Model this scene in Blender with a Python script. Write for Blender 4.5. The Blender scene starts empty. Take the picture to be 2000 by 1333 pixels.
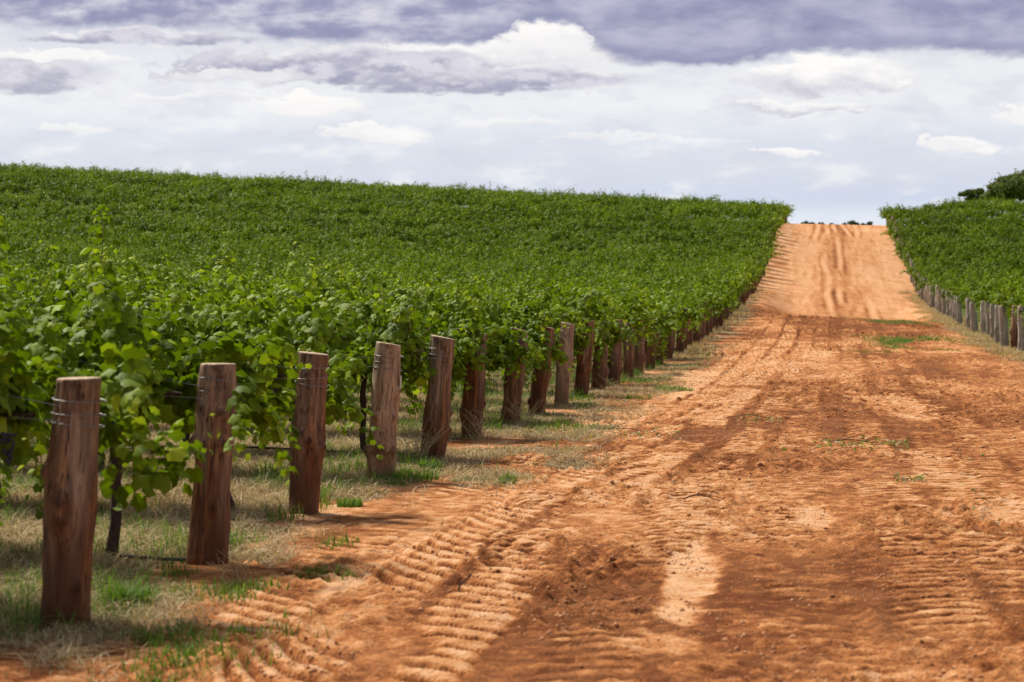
import bpy, math
import numpy as np
from mathutils import Vector, Matrix

# ------------------------------------------------------------------ camera, sky, sun, exposure
SC = bpy.context.scene
COL = SC.collection
cam_d = bpy.data.cameras.new('camera')
cam = bpy.data.objects.new('camera', cam_d)
COL.objects.link(cam)
cam_d.sensor_width = 36.0
cam_d.lens = 81.8
cam_d.clip_end = 6000
cam_d.clip_start = 0.1
cam.location = (0, 0, 1.575)
cam.rotation_euler = (math.radians(90 - 0.964), 0, 0)
cam_d.dof.use_dof = True
cam_d.dof.focus_distance = 25.0
cam_d.dof.aperture_fstop = 4.3
SC.camera = cam

SUN_EL, SUN_AZ = 48.0, -40.0          # azimuth measured from +Y towards +X
SC.view_settings.view_transform = 'Standard'
SC.view_settings.look = 'None'
SC.view_settings.exposure = 0.22
SC.view_settings.gamma = 1.0
SC.view_settings.use_curve_mapping = False

sun_d = bpy.data.lights.new('sun', 'SUN')
sun_d.energy = 5.0
sun_d.angle = math.radians(7)
sun_d.color = (1.0, 0.93, 0.81)
sun = bpy.data.objects.new('sun', sun_d)
COL.objects.link(sun)
sv = Vector((math.sin(math.radians(SUN_AZ)) * math.cos(math.radians(SUN_EL)),
             math.cos(math.radians(SUN_AZ)) * math.cos(math.radians(SUN_EL)),
             math.sin(math.radians(SUN_EL))))
sun.rotation_euler = sv.to_track_quat('Z', 'Y').to_euler()


def s2l(r, g, b, a=1.0):
    f = lambda c: (c / 255.0 / 12.92) if c / 255.0 <= 0.04045 else ((c / 255.0 + 0.055) / 1.055) ** 2.4
    return (f(r), f(g), f(b), a)


class NT:
    """small helper for node trees"""
    def __init__(self, nt):
        self.nt = nt
        nt.nodes.clear()

    def n(self, t, **kw):
        nd = self.nt.nodes.new(t)
        for k, v in kw.items():
            setattr(nd, k, v)
        return nd

    def put(self, sock, v):
        if isinstance(v, bpy.types.NodeSocket):
            self.nt.links.new(v, sock)
        else:
            sock.default_value = v

    def m(self, op, a, b=None, c=None, clamp=False):
        nd = self.n('ShaderNodeMath', operation=op)
        nd.use_clamp = clamp
        self.put(nd.inputs[0], a)
        if b is not None:
            self.put(nd.inputs[1], b)
        if c is not None:
            self.put(nd.inputs[2], c)
        return nd.outputs[0]

    def mix(self, f, a, b, mode='MIX'):
        nd = self.n('ShaderNodeMix', data_type='RGBA', blend_type=mode)
        self.put(nd.inputs[0], f)
        self.put(nd.inputs[6], a)
        self.put(nd.inputs[7], b)
        return nd.outputs[2]

    def ss(self, v, lo, hi, a=0.0, b=1.0):
        nd = self.n('ShaderNodeMapRange', interpolation_type='SMOOTHSTEP')
        self.put(nd.inputs[0], v)
        nd.inputs[1].default_value = lo
        nd.inputs[2].default_value = hi
        nd.inputs[3].default_value = a
        nd.inputs[4].default_value = b
        return nd.outputs[0]

    def ramp(self, v, stops):
        nd = self.n('ShaderNodeValToRGB')
        cr = nd.color_ramp
        while len(cr.elements) < len(stops):
            cr.elements.new(0.5)
        for e, (p, c) in zip(cr.elements, stops):
            e.position = p
            e.color = c
        self.put(nd.inputs[0], v)
        return nd.outputs[0]

    def noise(self, vec, scale, detail=5.0, rough=0.55, dist=0.0):
        nd = self.n('ShaderNodeTexNoise')
        if vec is not None:
            self.put(nd.inputs['Vector'], vec)
        nd.inputs['Scale'].default_value = scale
        nd.inputs['Detail'].default_value = detail
        nd.inputs['Roughness'].default_value = rough
        nd.inputs['Distortion'].default_value = dist
        return nd.outputs[0]

    def comb(self, x, y, z=0.0):
        nd = self.n('ShaderNodeCombineXYZ')
        self.put(nd.inputs[0], x)
        self.put(nd.inputs[1], y)
        self.put(nd.inputs[2], z)
        return nd.outputs[0]


def build_world():
    w = bpy.data.worlds.new('World')
    SC.world = w
    w.use_nodes = True
    T = NT(w.node_tree)
    tc = T.n('ShaderNodeTexCoord')
    sep = T.n('ShaderNodeSeparateXYZ')
    T.put(sep.inputs[0], tc.outputs['Generated'])
    az = T.m('ARCTAN2', sep.outputs[0], sep.outputs[1])
    el = T.m('ARCSINE', sep.outputs[2])
    U = T.m('MULTIPLY_ADD', az, 45.45, 10.0)            # about 2.2 degrees of azimuth per unit
    V = T.m('MULTIPLY_ADD', el, -45.45, 5.9)
    # broken stratocumulus, flattened towards the horizon
    pv = T.comb(U, T.m('MULTIPLY', V, 2.6))
    n1 = T.noise(pv, 0.8, 7, 0.56)
    n2 = T.noise(T.comb(T.m('ADD', U, 31.0), T.m('MULTIPLY', V, 1.9)), 2.4, 8, 0.6)
    n3 = T.noise(T.comb(T.m('MULTIPLY', U, 0.8), T.m('MULTIPLY', V, 2.1)), 0.9, 7, 0.56, 0.1)
    c1 = T.m('SUBTRACT', n1, 0.5)
    c2 = T.m('SUBTRACT', n2, 0.5)
    c3 = T.m('SUBTRACT', n3, 0.5)
    Vw = T.m('ADD', V, T.m('ADD', T.m('MULTIPLY', c1, 0.7), T.m('MULTIPLY', c2, 0.28)))
    Uw = T.m('ADD', U, T.m('ADD', T.m('MULTIPLY', c2, 1.6), T.m('MULTIPLY', c1, 1.0)))
    base = T.ramp(T.m('DIVIDE', V, 5.0), [
        (0.0, s2l(178, 178, 202)), (0.13, s2l(212, 212, 224)), (0.25, s2l(236, 236, 240)),
        (0.42, s2l(239, 239, 243)), (0.56, s2l(221, 226, 238)), (0.68, s2l(216, 221, 235)),
        (0.78, s2l(205, 215, 237)), (0.85, s2l(226, 234, 248)), (0.92, s2l(236, 240, 250))])
    base = T.mix(T.ss(c3, 0.0, 0.2, 0.0, 0.6), base, s2l(248, 247, 248))
    base = T.mix(T.ss(c3, 0.0, -0.2, 0.0, 0.35), base, s2l(208, 212, 228))
    sky = T.n('ShaderNodeTexSky', sky_type='NISHITA')
    sky.sun_disc = False
    sky.sun_elevation = math.radians(SUN_EL)
    sky.sun_rotation = math.radians(SUN_AZ)
    blue = T.mix(1.0, sky.outputs[0], (0.1, 0.1, 0.1, 1), 'MULTIPLY')
    base = T.mix(0.1, base, blue)
    # single clouds: centre, half sizes, shade of foot (0 white .. 1 lilac grey), opacity
    CL = [
        (0.3, 1.62, 2.3, 0.55, 0.9, 0.85), (2.9, 0.86, 2.6, 0.2, 0.95, 0.9), (1.2, 1.22, 1.6, 0.14, 0.1, 0.8),
        (4.9, 1.5, 2.2, 0.3, 0.92, 0.85), (8.6, 1.12, 2.6, 0.3, 0.7, 0.9), (6.6, 1.32, 3.6, 0.44, 0.95, 0.95), (9.6, 1.62, 3.4, 0.40, 0.95, 0.95),
        (10.9, 0.92, 1.9, 0.55, 0.35, 1.0), (4.6, 1.55, 1.7, 0.2, 0.3, 0.7),
        (6.1, 2.1, 1.15, 0.28, 0.2, 1.0), (3.8, 1.95, 2.0, 0.14, 0.4, 0.5),
        (16.1, 1.6, 1.9, 0.52, 0.75, 1.0), (15.6, 2.15, 1.6, 0.16, 0.8, 0.8), (7.4, 2.68, 1.15, 0.26, 0.3, 0.9),
        (1.6, 2.62, 0.8, 0.14, 0.2, 0.6), (15.4, 3.02, 0.7, 0.12, 0.3, 0.9),
        (18.6, 2.88, 0.7, 0.13, 0.3, 0.9), (20.0, 2.4, 0.7, 0.2, 0.25, 0.9),
        (9.8, 2.4, 1.5, 0.12, 0.4, 0.5), (12.6, 2.75, 2.2, 0.1, 0.3, 0.5)]
    gdark = T.mix(T.ss(T.m('ADD', T.m('ADD', c1, c2), c3), -0.2, 0.22), s2l(156, 155, 182), s2l(214, 212, 224))
    base = T.mix(T.ss(c1, 0.0, 0.16, 0.0, 0.4), base, s2l(212, 213, 226))
    col = base
    for cx, cy, rx, ry, foot, op in CL:
        dx = T.m('DIVIDE', T.m('SUBTRACT', Uw, cx), rx)
        dy = T.m('DIVIDE', T.m('SUBTRACT', Vw, cy), ry)
        # flat foot: squeeze the lower half
        dyl = T.m('MULTIPLY', T.m('MAXIMUM', dy, 0.0), 1.5)
        dyy = T.m('ADD', T.m('MINIMUM', dy, 0.0), dyl)
        d = T.m('SUBTRACT', 1.0, T.m('ADD', T.m('MULTIPLY', dx, dx), T.m('MULTIPLY', dyy, dyy)))
        d = T.m('ADD', d, T.m('MULTIPLY', c2, 1.3))
        mask = T.m('MULTIPLY', T.ss(d, 0.0, 0.6), op)
        bs = -.75 if foot > .85 else 0.0
        sh = T.ss(T.m('ADD', dy, T.m('ADD', T.m('MULTIPLY', c1, 2.2), T.m('MULTIPLY', c3, 2.0))), -0.7 + bs, 0.7 + bs, 0.0, foot)
        cc = T.mix(sh, s2l(252, 250, 248), gdark)
        col = T.mix(mask, col, cc)
    # heavy lilac-grey deck above
    edge = T.n('ShaderNodeFloatCurve')
    cu = edge.mapping.curves[0]
    pts = [(0.0, 0.68), (0.10, 0.66), (0.24, 0.70), (0.27, 0.92), (0.47, 0.90), (0.54, 0.52), (0.58, 1.02), (0.68, 1.36), (0.78, 1.12), (0.9, 1.16), (1.0, 1.28)]
    cu.points[0].location = pts[0]
    cu.points[1].location = pts[-1]
    for p in pts[1:-1]:
        cu.points.new(*p)
    edge.mapping.clip_max_y = 2.0
    edge.mapping.update()
    T.put(edge.inputs['Value'], T.m('DIVIDE', T.m('ADD', U, T.m('MULTIPLY', c2, 1.0)), 20.0, clamp=True))
    Vd = T.m('ADD', V, T.m('ADD', T.m('MULTIPLY', c1, 0.5), T.m('MULTIPLY', c2, 0.3)))
    dd = T.m('SUBTRACT', edge.outputs[0], Vd)
    dm = T.ss(dd, -0.05, 0.2)
    right = T.ss(U, 6.0, 13.0, 0.0, 1.0)
    dk = T.mix(T.ss(c3, -0.22, 0.22), s2l(142, 145, 178), s2l(186, 187, 209))
    dk = T.mix(T.ss(dd, 0.0, 0.45, 1.0, 0.0), dk, s2l(148, 150, 182))
    dk2 = T.mix(T.ss(c3, -0.08, 0.2), dk, s2l(222, 220, 230))
    dk = T.mix(right, dk2, dk)
    hi = T.ss(V, 0.2, -3.0)                              # overhead: lighter overcast
    dk = T.mix(hi, dk, s2l(146, 148, 160))
    col = T.mix(dm, col, dk)
    bg = T.n('ShaderNodeBackground')
    T.put(bg.inputs[0], col)
    bg.inputs[1].default_value = 0.88
    out = T.n('ShaderNodeOutputWorld')
    T.nt.links.new(bg.outputs[0], out.inputs[0])


build_world()

# ------------------------------------------------------------------ numeric helpers
def hsh(ix, iy, seed):
    h = (ix.astype(np.int64) * 374761393 + iy.astype(np.int64) * 668265263 + seed * 1442695041) & 0xFFFFFFFF
    h = ((h ^ (h >> 13)) * 1274126177) & 0xFFFFFFFF
    h = h ^ (h >> 16)
    return (h & 0xFFFF) / 65535.0


def vn(x, y, seed=0):
    x0 = np.floor(x)
    y0 = np.floor(y)
    fx = x - x0
    fy = y - y0
    fx = fx * fx * (3 - 2 * fx)
    fy = fy * fy * (3 - 2 * fy)
    a = hsh(x0, y0, seed)
    b = hsh(x0 + 1, y0, seed)
    c = hsh(x0, y0 + 1, seed)
    d = hsh(x0 + 1, y0 + 1, seed)
    return ((a * (1 - fx) + b * fx) * (1 - fy) + (c * (1 - fx) + d * fx) * fy) * 2 - 1


def fbm(x, y, seed=0, octv=4, g=0.5):
    s = 0
    a = 1.0
    t = 0
    for i in range(octv):
        s = s + a * vn(x * 2 ** i + 17.3 * i, y * 2 ** i - 9.1 * i, seed + i)
        t += a
        a *= g
    return s / t


def sst(v, a, b):
    t = np.clip((v - a) / (b - a), 0, 1)
    return t * t * (3 - 2 * t)


def norm(v):
    return v / np.maximum(np.linalg.norm(v, axis=-1, keepdims=True), 1e-9)


# ------------------------------------------------------------------ lie of the land (x right, y away, z up)
def fence_left(y):
    return -4.1 + 0.1357 * y + 0.37 * np.clip((25 - np.asarray(y, float)) / 14, 0, 1)


def fence_right(y):
    return 6.0 + 0.1339 * np.asarray(y, float)


YL = np.array([-50, 0, 52, 65, 74, 81, 104, 133, 149, 161, 179, 196, 210, 225, 260, 400, 700, 3000.])
ZL = np.array([-1.6, -1.575, -1.575, -1.40, -1.24, -1.12, -.45, .75, 2.0, 3.4, 5.3, 6.6, 7.15, 7.35, 7.4, 7.8, 8.5, 8.5])
ZR = np.array([-1.6, -1.575, -1.575, -1.52, -1.48, -1.40, -.93, -.25, .46, 1.5, 3.6, 5.5, 6.95, 7.35, 7.4, 7.8, 8.5, 8.5])


def smooth_interp(y, yk, zk):
    # Catmull-like smoothing: average a few shifted linear interpolations
    s = 0
    sp = 3.0 + 0.03 * np.clip(np.abs(y), 0, 300)
    ks = np.linspace(-1, 1, 7)
    w = 1 - np.abs(ks) * 0.8
    for k, wi in zip(ks, w):
        s = s + wi * np.interp(y + k * sp, yk, zk)
    return s / w.sum()


def base_z(x, y):
    x = np.asarray(x, float)
    y = np.asarray(y, float)
    s = x - (-4.1 + 0.1357 * y)
    t = np.clip(s / 10.0, 0, 1)
    z = smooth_interp(y, YL, ZL) * (1 - t) + smooth_interp(y, YL, ZR) * t
    up = np.clip(-s, 0, 120)
    z = z + up * (0.012 + 0.038 * sst(y, 60, 200)) * (1 - sst(y, 300, 700))
    road = sst(s, 0.8, 2.5) * (1 - sst(s, 7.6, 9.6))
    z = z - road * 0.42 * sst(y, 98, 112) * (1 - sst(y, 122, 138)) + road * 0.16 * np.exp(-((y - 92) / 9.0) ** 2)
    z = z + 0.65 * sst(s, 10.5, 17) * sst(y, 140, 205)
    z = z + 0.1 * fbm(x * 0.11, y * 0.11, 5, 2) * sst(y, 12, 60)
    return z + 1.575


def gz(x, y):
    return float(base_z(np.array([x]), np.array([y]))[0])


# ------------------------------------------------------------------ mesh builders
def mk_mesh(name, V, polys, mat=None, mats=None, mi=None, attrs=None, smooth=True):
    """polys: list of int arrays (n,k)"""
    me = bpy.data.meshes.new(name)
    V = np.asarray(V, np.float32)
    me.vertices.add(len(V))
    me.vertices.foreach_set('co', V.ravel())
    loops = np.concatenate([np.asarray(p, np.int32).ravel() for p in polys])
    sizes = np.concatenate([np.full(len(p), p.shape[1], np.int32) for p in map(np.asarray, polys)])
    starts = np.concatenate([[0], np.cumsum(sizes)[:-1]]).astype(np.int32)
    me.loops.add(len(loops))
    me.loops.foreach_set('vertex_index', loops)
    me.polygons.add(len(sizes))
    me.polygons.foreach_set('loop_start', starts)
    try:
        me.polygons.foreach_set('loop_total', sizes)
    except Exception:
        pass
    me.polygons.foreach_set('use_smooth', np.full(len(sizes), smooth))
    for m in (mats or ([mat] if mat else [])):
        me.materials.append(m)
    if mi is not None:
        me.polygons.foreach_set('material_index', np.asarray(mi, np.int32))
    for k, a in (attrs or {}).items():
        at = me.attributes.new(k, 'FLOAT', 'POINT')
        at.data.foreach_set('value', np.asarray(a, np.float32))
    me.update(calc_edges=True)
    me.validate()
    return me


def link(name, me, parent=None, loc=(0, 0, 0), rot=(0, 0, 0)):
    o = bpy.data.objects.new(name, me)
    COL.objects.link(o)
    o.location = loc
    o.rotation_euler = rot
    if parent is not None:
        o.parent = parent
    return o


def tag(o, label=None, cat=None, group=None, kind=None):
    if label:
        o['label'] = label
    if cat:
        o['category'] = cat
    if group:
        o['group'] = group
    if kind:
        o['kind'] = kind
    return o


def tube(P, R, k=8, cap=True):
    """P (n,3) path, R (n) radii -> verts, quads, caps"""
    P = np.asarray(P, float)
    n = len(P)
    R = np.broadcast_to(np.asarray(R, float), (n,))
    T = norm(np.gradient(P, axis=0))
    ref = np.array([0, 0, 1.0]) if abs(T[0, 2]) < 0.9 else np.array([1.0, 0, 0])
    A = norm(np.cross(T, ref))
    B = np.cross(T, A)
    th = np.linspace(0, 2 * np.pi, k, endpoint=False)
    V = P[:, None, :] + R[:, None, None] * (np.cos(th)[None, :, None] * A[:, None, :] + np.sin(th)[None, :, None] * B[:, None, :])
    V = V.reshape(-1, 3)
    i = np.arange(n - 1)[:, None] * k
    j = np.arange(k)[None, :]
    j2 = (j + 1) % k
    Q = np.stack([i + j, i + j2, i + k + j2, i + k + j], -1).reshape(-1, 4)
    return V, Q


class Acc:
    def __init__(self):
        self.V = []
        self.Q = []
        self.n = 0

    def add(self, V, Q):
        self.V.append(V)
        self.Q.append(np.asarray(Q) + self.n)
        self.n += len(V)

    def mesh(self, name, mat, **kw):
        groups = {}
        for q in self.Q:
            groups.setdefault(q.shape[1], []).append(q)
        return mk_mesh(name, np.concatenate(self.V), [np.concatenate(g) for g in groups.values()], mat, **kw)


# ------------------------------------------------------------------ materials
def new_mat(name):
    m = bpy.data.materials.new(name)
    m.use_nodes = True
    return m, NT(m.node_tree)


def mat_leaf(name, c_old, c_mid, c_young, trans=0.3, rough=0.55):
    m, T = new_mat(name)
    at = T.n('ShaderNodeAttribute', attribute_name='tint')
    oi = T.n('ShaderNodeObjectInfo')
    tv = T.m('ADD', at.outputs['Fac'], T.m('MULTIPLY', T.m('SUBTRACT', oi.outputs['Random'], 0.5), 0.08))
    col = T.ramp(tv, [(0.0, c_old), (0.45, c_mid), (1.0, c_young)])
    p = T.n('ShaderNodeBsdfPrincipled')
    T.put(p.inputs['Base Color'], col)
    p.inputs['Roughness'].default_value = rough
    p.inputs['Specular IOR Level'].default_value = 0.12
    tr = T.n('ShaderNodeBsdfTranslucent')
    T.put(tr.inputs[0], T.mix(1.0, col, (1.3, 1.45, 0.55, 1), 'MULTIPLY'))
    mx = T.n('ShaderNodeMixShader')
    mx.inputs[0].default_value = trans
    T.nt.links.new(p.outputs[0], mx.inputs[1])
    T.nt.links.new(tr.outputs[0], mx.inputs[2])
    o = T.n('ShaderNodeOutputMaterial')
    T.nt.links.new(mx.outputs[0], o.inputs[0])
    return m


M_LEAF = mat_leaf('vine_leaf', (0.064, 0.100, 0.004, 1), (0.170, 0.258, 0.009, 1), (0.50, 0.58, 0.04, 1), .25, .6)
M_GRASS = mat_leaf('green_grass', (0.045, 0.10, 0.012, 1), (0.12, 0.22, 0.03, 1), (0.26, 0.34, 0.07, 1))
M_STRAW = mat_leaf('dry_grass', (0.22, 0.14, 0.07, 1), (0.44, 0.32, 0.17, 1), (0.66, 0.54, 0.34, 1), 0.15, 0.8)
M_GUM = mat_leaf('gum_leaf', (0.045, 0.07, 0.012, 1), (0.115, 0.155, 0.028, 1), (0.20, 0.24, 0.05, 1), 0.25, 0.7)


def simple_mat(name, col, rough=0.8, metal=0.0, nscale=None, col2=None, bump=0.0):
    m, T = new_mat(name)
    p = T.n('ShaderNodeBsdfPrincipled')
    if nscale:
        tc = T.n('ShaderNodeTexCoord')
        nz = T.noise(tc.outputs['Object'], nscale, 5, 0.6)
        T.put(p.inputs['Base Color'], T.ramp(nz, [(0.3, col), (0.7, col2 or col)]))
        if bump:
            b = T.n('ShaderNodeBump')
            b.inputs['Strength'].default_value = bump
            b.inputs['Distance'].default_value = 0.01
            T.put(b.inputs['Height'], nz)
            T.put(p.inputs['Normal'], b.outputs[0])
    else:
        p.inputs['Base Color'].default_value = col
    p.inputs['Roughness'].default_value = rough
    p.inputs['Metallic'].default_value = metal
    o = T.n('ShaderNodeOutputMaterial')
    T.nt.links.new(p.outputs[0], o.inputs[0])
    return m


M_TRUNK = simple_mat('vine_bark', (0.020, 0.012, 0.008, 1), 0.9, 0, 40, (0.09, 0.05, 0.03, 1), 0.8)
M_CANE = simple_mat('cane', (0.17, 0.055, 0.022, 1), 0.6, 0, 12, (0.14, 0.16, 0.03, 1))
M_GRAPE = simple_mat('grape_skin', (0.012, 0.010, 0.030, 1), 0.45, 0, 60, (0.05, 0.05, 0.09, 1))
M_WIRE = simple_mat('galvanised_wire', (0.28, 0.27, 0.26, 1), 0.5, 0.7)
M_HOSE = simple_mat('black_hose', (0.012, 0.012, 0.013, 1), 0.35)
M_TAG = simple_mat('white_plastic', (0.8, 0.8, 0.78, 1), 0.4)
M_TWIG = simple_mat('twig', (0.05, 0.028, 0.016, 1), 0.85, 0, 30, (0.16, 0.10, 0.06, 1))
M_GUMBARK = simple_mat('gum_bark', (0.10, 0.075, 0.05, 1), 0.9, 0, 3, (0.2, 0.16, 0.12, 1))
M_CLOD = simple_mat('red_clod', (0.34, 0.13, 0.045, 1), 0.95, 0, 6, (0.62, 0.32, 0.15, 1))


def mat_wood(name, dark, mid, light, weather, amt):
    m, T = new_mat(name)
    tc = T.n('ShaderNodeTexCoord')
    oi = T.n('ShaderNodeObjectInfo')
    mp = T.n('ShaderNodeMapping')
    mp.inputs['Scale'].default_value = (1, 1, 0.09)
    T.put(mp.inputs['Vector'], tc.outputs['Object'])
    off = T.n('ShaderNodeVectorMath', operation='ADD')
    T.put(off.inputs[0], mp.outputs[0])
    T.put(off.inputs[1], T.comb(T.m('MULTIPLY', oi.outputs['Random'], 7.0), 0.0, 0.0))
    g1 = T.noise(off.outputs[0], 26, 6, 0.62, 0.4)
    g2 = T.noise(off.outputs[0], 8, 3, 0.5)
    g3 = T.noise(tc.outputs['Object'], 4.5, 4, 0.6)
    col = T.ramp(g1, [(0.28, dark), (0.5, mid), (0.74, light)])
    sep = T.n('ShaderNodeSeparateXYZ')
    T.put(sep.inputs[0], tc.outputs['Object'])
    w = T.m('ADD', T.ss(sep.outputs[2], 0.15, 1.25, 0.0, 0.45), T.m('MULTIPLY', T.ss(g2, 0.45, 0.68), 0.55))
    w = T.m('MULTIPLY', T.m('ADD', w, T.m('MULTIPLY', T.m('SUBTRACT', oi.outputs['Random'], 0.5), 0.5)), amt, clamp=True)
    col = T.mix(w, col, T.mix(T.ss(g1, 0.35, 0.65), T.mix(0.5, weather, dark), weather))
    col = T.mix(T.ss(g3, 0.56, 0.68, 0.0, 0.65), col, dark)
    ck = T.noise(off.outputs[0], 75, 2, 0.5)
    col = T.mix(T.ss(ck, 0.63, 0.70, 0.0, 0.85), col, (0.02, 0.008, 0.004, 1))
    # splash of red dust at the foot
    col = T.mix(T.ss(sep.outputs[2], 0.10, 0.0, 0.0, 0.4), col, (0.30, 0.12, 0.045, 1))
    col = T.mix(T.m('MULTIPLY', T.ss(sep.outputs[2], 0.75, 0.05), T.ss(g2, 0.3, 0.6)), col, T.mix(0.45, mid, dark))
    kn = T.n('ShaderNodeAttribute', attribute_name='knot')
    col = T.mix(T.m('MULTIPLY', kn.outputs['Fac'], 0.75), col, dark)
    # sawn top
    tp = T.n('ShaderNodeAttribute', attribute_name='cut')
    rings = T.ramp(T.noise(tc.outputs['Object'], 30, 3, 0.6), [(0.3, (0.42, 0.26, 0.15, 1)), (0.7, (0.74, 0.56, 0.38, 1))])
    col = T.mix(tp.outputs['Fac'], col, rings)
    p = T.n('ShaderNodeBsdfPrincipled')
    T.put(p.inputs['Base Color'], col)
    p.inputs['Roughness'].default_value = 0.72
    p.inputs['Specular IOR Level'].default_value = 0.35
    b = T.n('ShaderNodeBump')
    b.inputs['Strength'].default_value = 0.9
    b.inputs['Distance'].default_value = 0.012
    T.put(b.inputs['Height'], T.m('SUBTRACT', g1, T.ss(ck, 0.6, 0.7)))
    T.put(p.inputs['Normal'], b.outputs[0])
    o = T.n('ShaderNodeOutputMaterial')
    T.nt.links.new(p.outputs[0], o.inputs[0])
    return m


M_WOOD = mat_wood('brown_log', (0.032, 0.012, 0.005, 1), (0.180, 0.062, 0.020, 1), (0.46, 0.20, 0.068, 1), (0.46, 0.35, 0.25, 1), 0.95)
M_WOODG = mat_wood('grey_log', (0.11, 0.085, 0.06, 1), (0.38, 0.34, 0.28, 1), (0.64, 0.60, 0.52, 1), (0.60, 0.57, 0.50, 1), 0.9)


def mat_ground():
    m, T = new_mat('red_sand')
    tc = T.n('ShaderNodeTexCoord')
    P = tc.outputs['Object']
    churn_shade = T.n('ShaderNodeAttribute', attribute_name='churn_shade').outputs['Fac']
    litter = T.n('ShaderNodeAttribute', attribute_name='litter').outputs['Fac']
    green = T.n('ShaderNodeAttribute', attribute_name='green').outputs['Fac']
    na = T.noise(P, 1.3, 6, 0.6)
    nb = T.noise(P, 9.0, 6, 0.65)
    nc = T.noise(P, 55.0, 4, 0.6)
    nd = T.noise(P, 3.6, 5, 0.65)
    f = T.m('ADD', churn_shade, T.m('MULTIPLY', T.m('SUBTRACT', nb, 0.5), 1.6))
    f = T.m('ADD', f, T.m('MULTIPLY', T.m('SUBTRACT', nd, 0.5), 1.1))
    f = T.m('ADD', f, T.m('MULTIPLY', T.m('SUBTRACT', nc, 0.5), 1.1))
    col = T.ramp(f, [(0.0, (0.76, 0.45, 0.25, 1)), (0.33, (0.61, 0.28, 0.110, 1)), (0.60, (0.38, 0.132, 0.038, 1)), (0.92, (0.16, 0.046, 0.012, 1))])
    col = T.mix(T.ss(na, 0.35, 0.7, 0.0, 0.22), col, (0.66, 0.30, 0.12, 1))
    straw = T.ramp(T.noise(P, 60, 4, 0.7), [(0.40, (0.09, 0.045, 0.022, 1)), (0.53, (0.33, 0.20, 0.10, 1)), (0.68, (0.62, 0.48, 0.30, 1))])
    lt = T.ss(T.m('ADD', litter, T.m('MULTIPLY', T.m('SUBTRACT', nb, 0.5), 1.2)), 0.35, 0.75)
    col = T.mix(lt, col, straw)
    gc = T.ramp(nc, [(0.3, (0.035, 0.07, 0.012, 1)), (0.7, (0.14, 0.22, 0.04, 1))])
    gm = T.ss(T.m('ADD', green, T.m('MULTIPLY', T.m('SUBTRACT', nb, 0.5), 1.4)), 0.4, 0.75, 0.0, 0.85)
    col = T.mix(gm, col, gc)
    p = T.n('ShaderNodeBsdfPrincipled')
    T.put(p.inputs['Base Color'], col)
    p.inputs['Roughness'].default_value = 0.95
    p.inputs['Specular IOR Level'].default_value = 0.1
    b = T.n('ShaderNodeBump')
    b.inputs['Strength'].default_value = 1.0
    b.inputs['Distance'].default_value = 0.04
    T.put(b.inputs['Height'], T.m('ADD', T.m('MULTIPLY', nb, 1.0), T.m('MULTIPLY', nc, 0.5)))
    T.put(p.inputs['Normal'], b.outputs[0])
    o = T.n('ShaderNodeOutputMaterial')
    T.nt.links.new(p.outputs[0], o.inputs[0])
    return m


M_GROUND = mat_ground()

# ------------------------------------------------------------------ ground sheet
# tyre tracks as plan curves: (points (y, x)), half width, depth, lug height, lug pitch, fade noise seed
TRK = [
    ([(5, -1.5), (9.6, -.97), (10.5, -.88), (14.2, -.48), (16.8, -.15), (20.5, .45), (23.1, .95), (29.8, 1.95), (42, 3.75), (72, 7.8), (110, 13)], .27, .022, .048, .34, 1.15, 2.2, 1),
    ([(5, -1.1), (9.6, -.50), (10.5, -.37), (13.6, .06), (16.2, .42), (19.9, 1.0), (25.6, 1.9), (37.7, 3.65), (48, 5.1), (72, 8.4), (110, 13.6)], .25, .022, .046, .30, 1.1, 1.0, 2),
    ([(5, -1.6), (9.6, -1.36), (12.6, -1.20), (15.2, -1.0), (19.3, -.45), (24, .5), (31, 1.6), (45, 3.6), (72, 7.2)], .22, .02, .042, .28, 1.0, 1.3, 3),
    ([(5, .05), (9.6, .30), (12, .55), (15, .98), (19, 1.55), (27, 2.8), (40, 4.7), (110, 14.2)], .22, .014, .030, .26, .9, -.2, 4),
    ([(5, 1.1), (11, 1.45), (16, 1.95), (24, 2.95), (40, 5.1), (110, 14.8)], .22, .012, .026, .24, .75, .3, 5),
    ([(5, 1.7), (11, 2.1), (16, 2.7), (24, 3.7), (40, 5.9), (110, 15.8)], .24, .012, .026, .24, .8, -.2, 6),
    ([(5, 2.6), (14, 2.9), (20, 3.8), (30, 5.3), (50, 8.0), (110, 16.6)], .24, .012, .026, .26, .8, .2, 7),
    ([(15, 1.6), (17.5, 1.2), (21, 1.05), (25, 1.35), (34, 2.9), (60, 6.6)], .18, .018, .034, .26, 1.0, .5, 8),
    ([(14, .0), (17, .1), (19, .35), (22, .35), (25, .1), (30, 1.1)], .2, .01, .036, .28, .9, -.6, 10),
    ([(10, 3.2), (18, 3.7), (26, 5.2), (45, 7.9), (110, 17.4)], .22, .012, .026, .26, .8, 0.0, 9),
]
# winding paler and darker ruts on the far slope, in distance from the left fence line
WIND = [(3.0, .55, 31, .2), (3.9, .45, 23, 1.3), (4.9, .3, 27, 2.6), (5.6, .5, 21, .7), (6.3, .35, 29, 4.0), (4.4, .6, 37, 5.0)]


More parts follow.
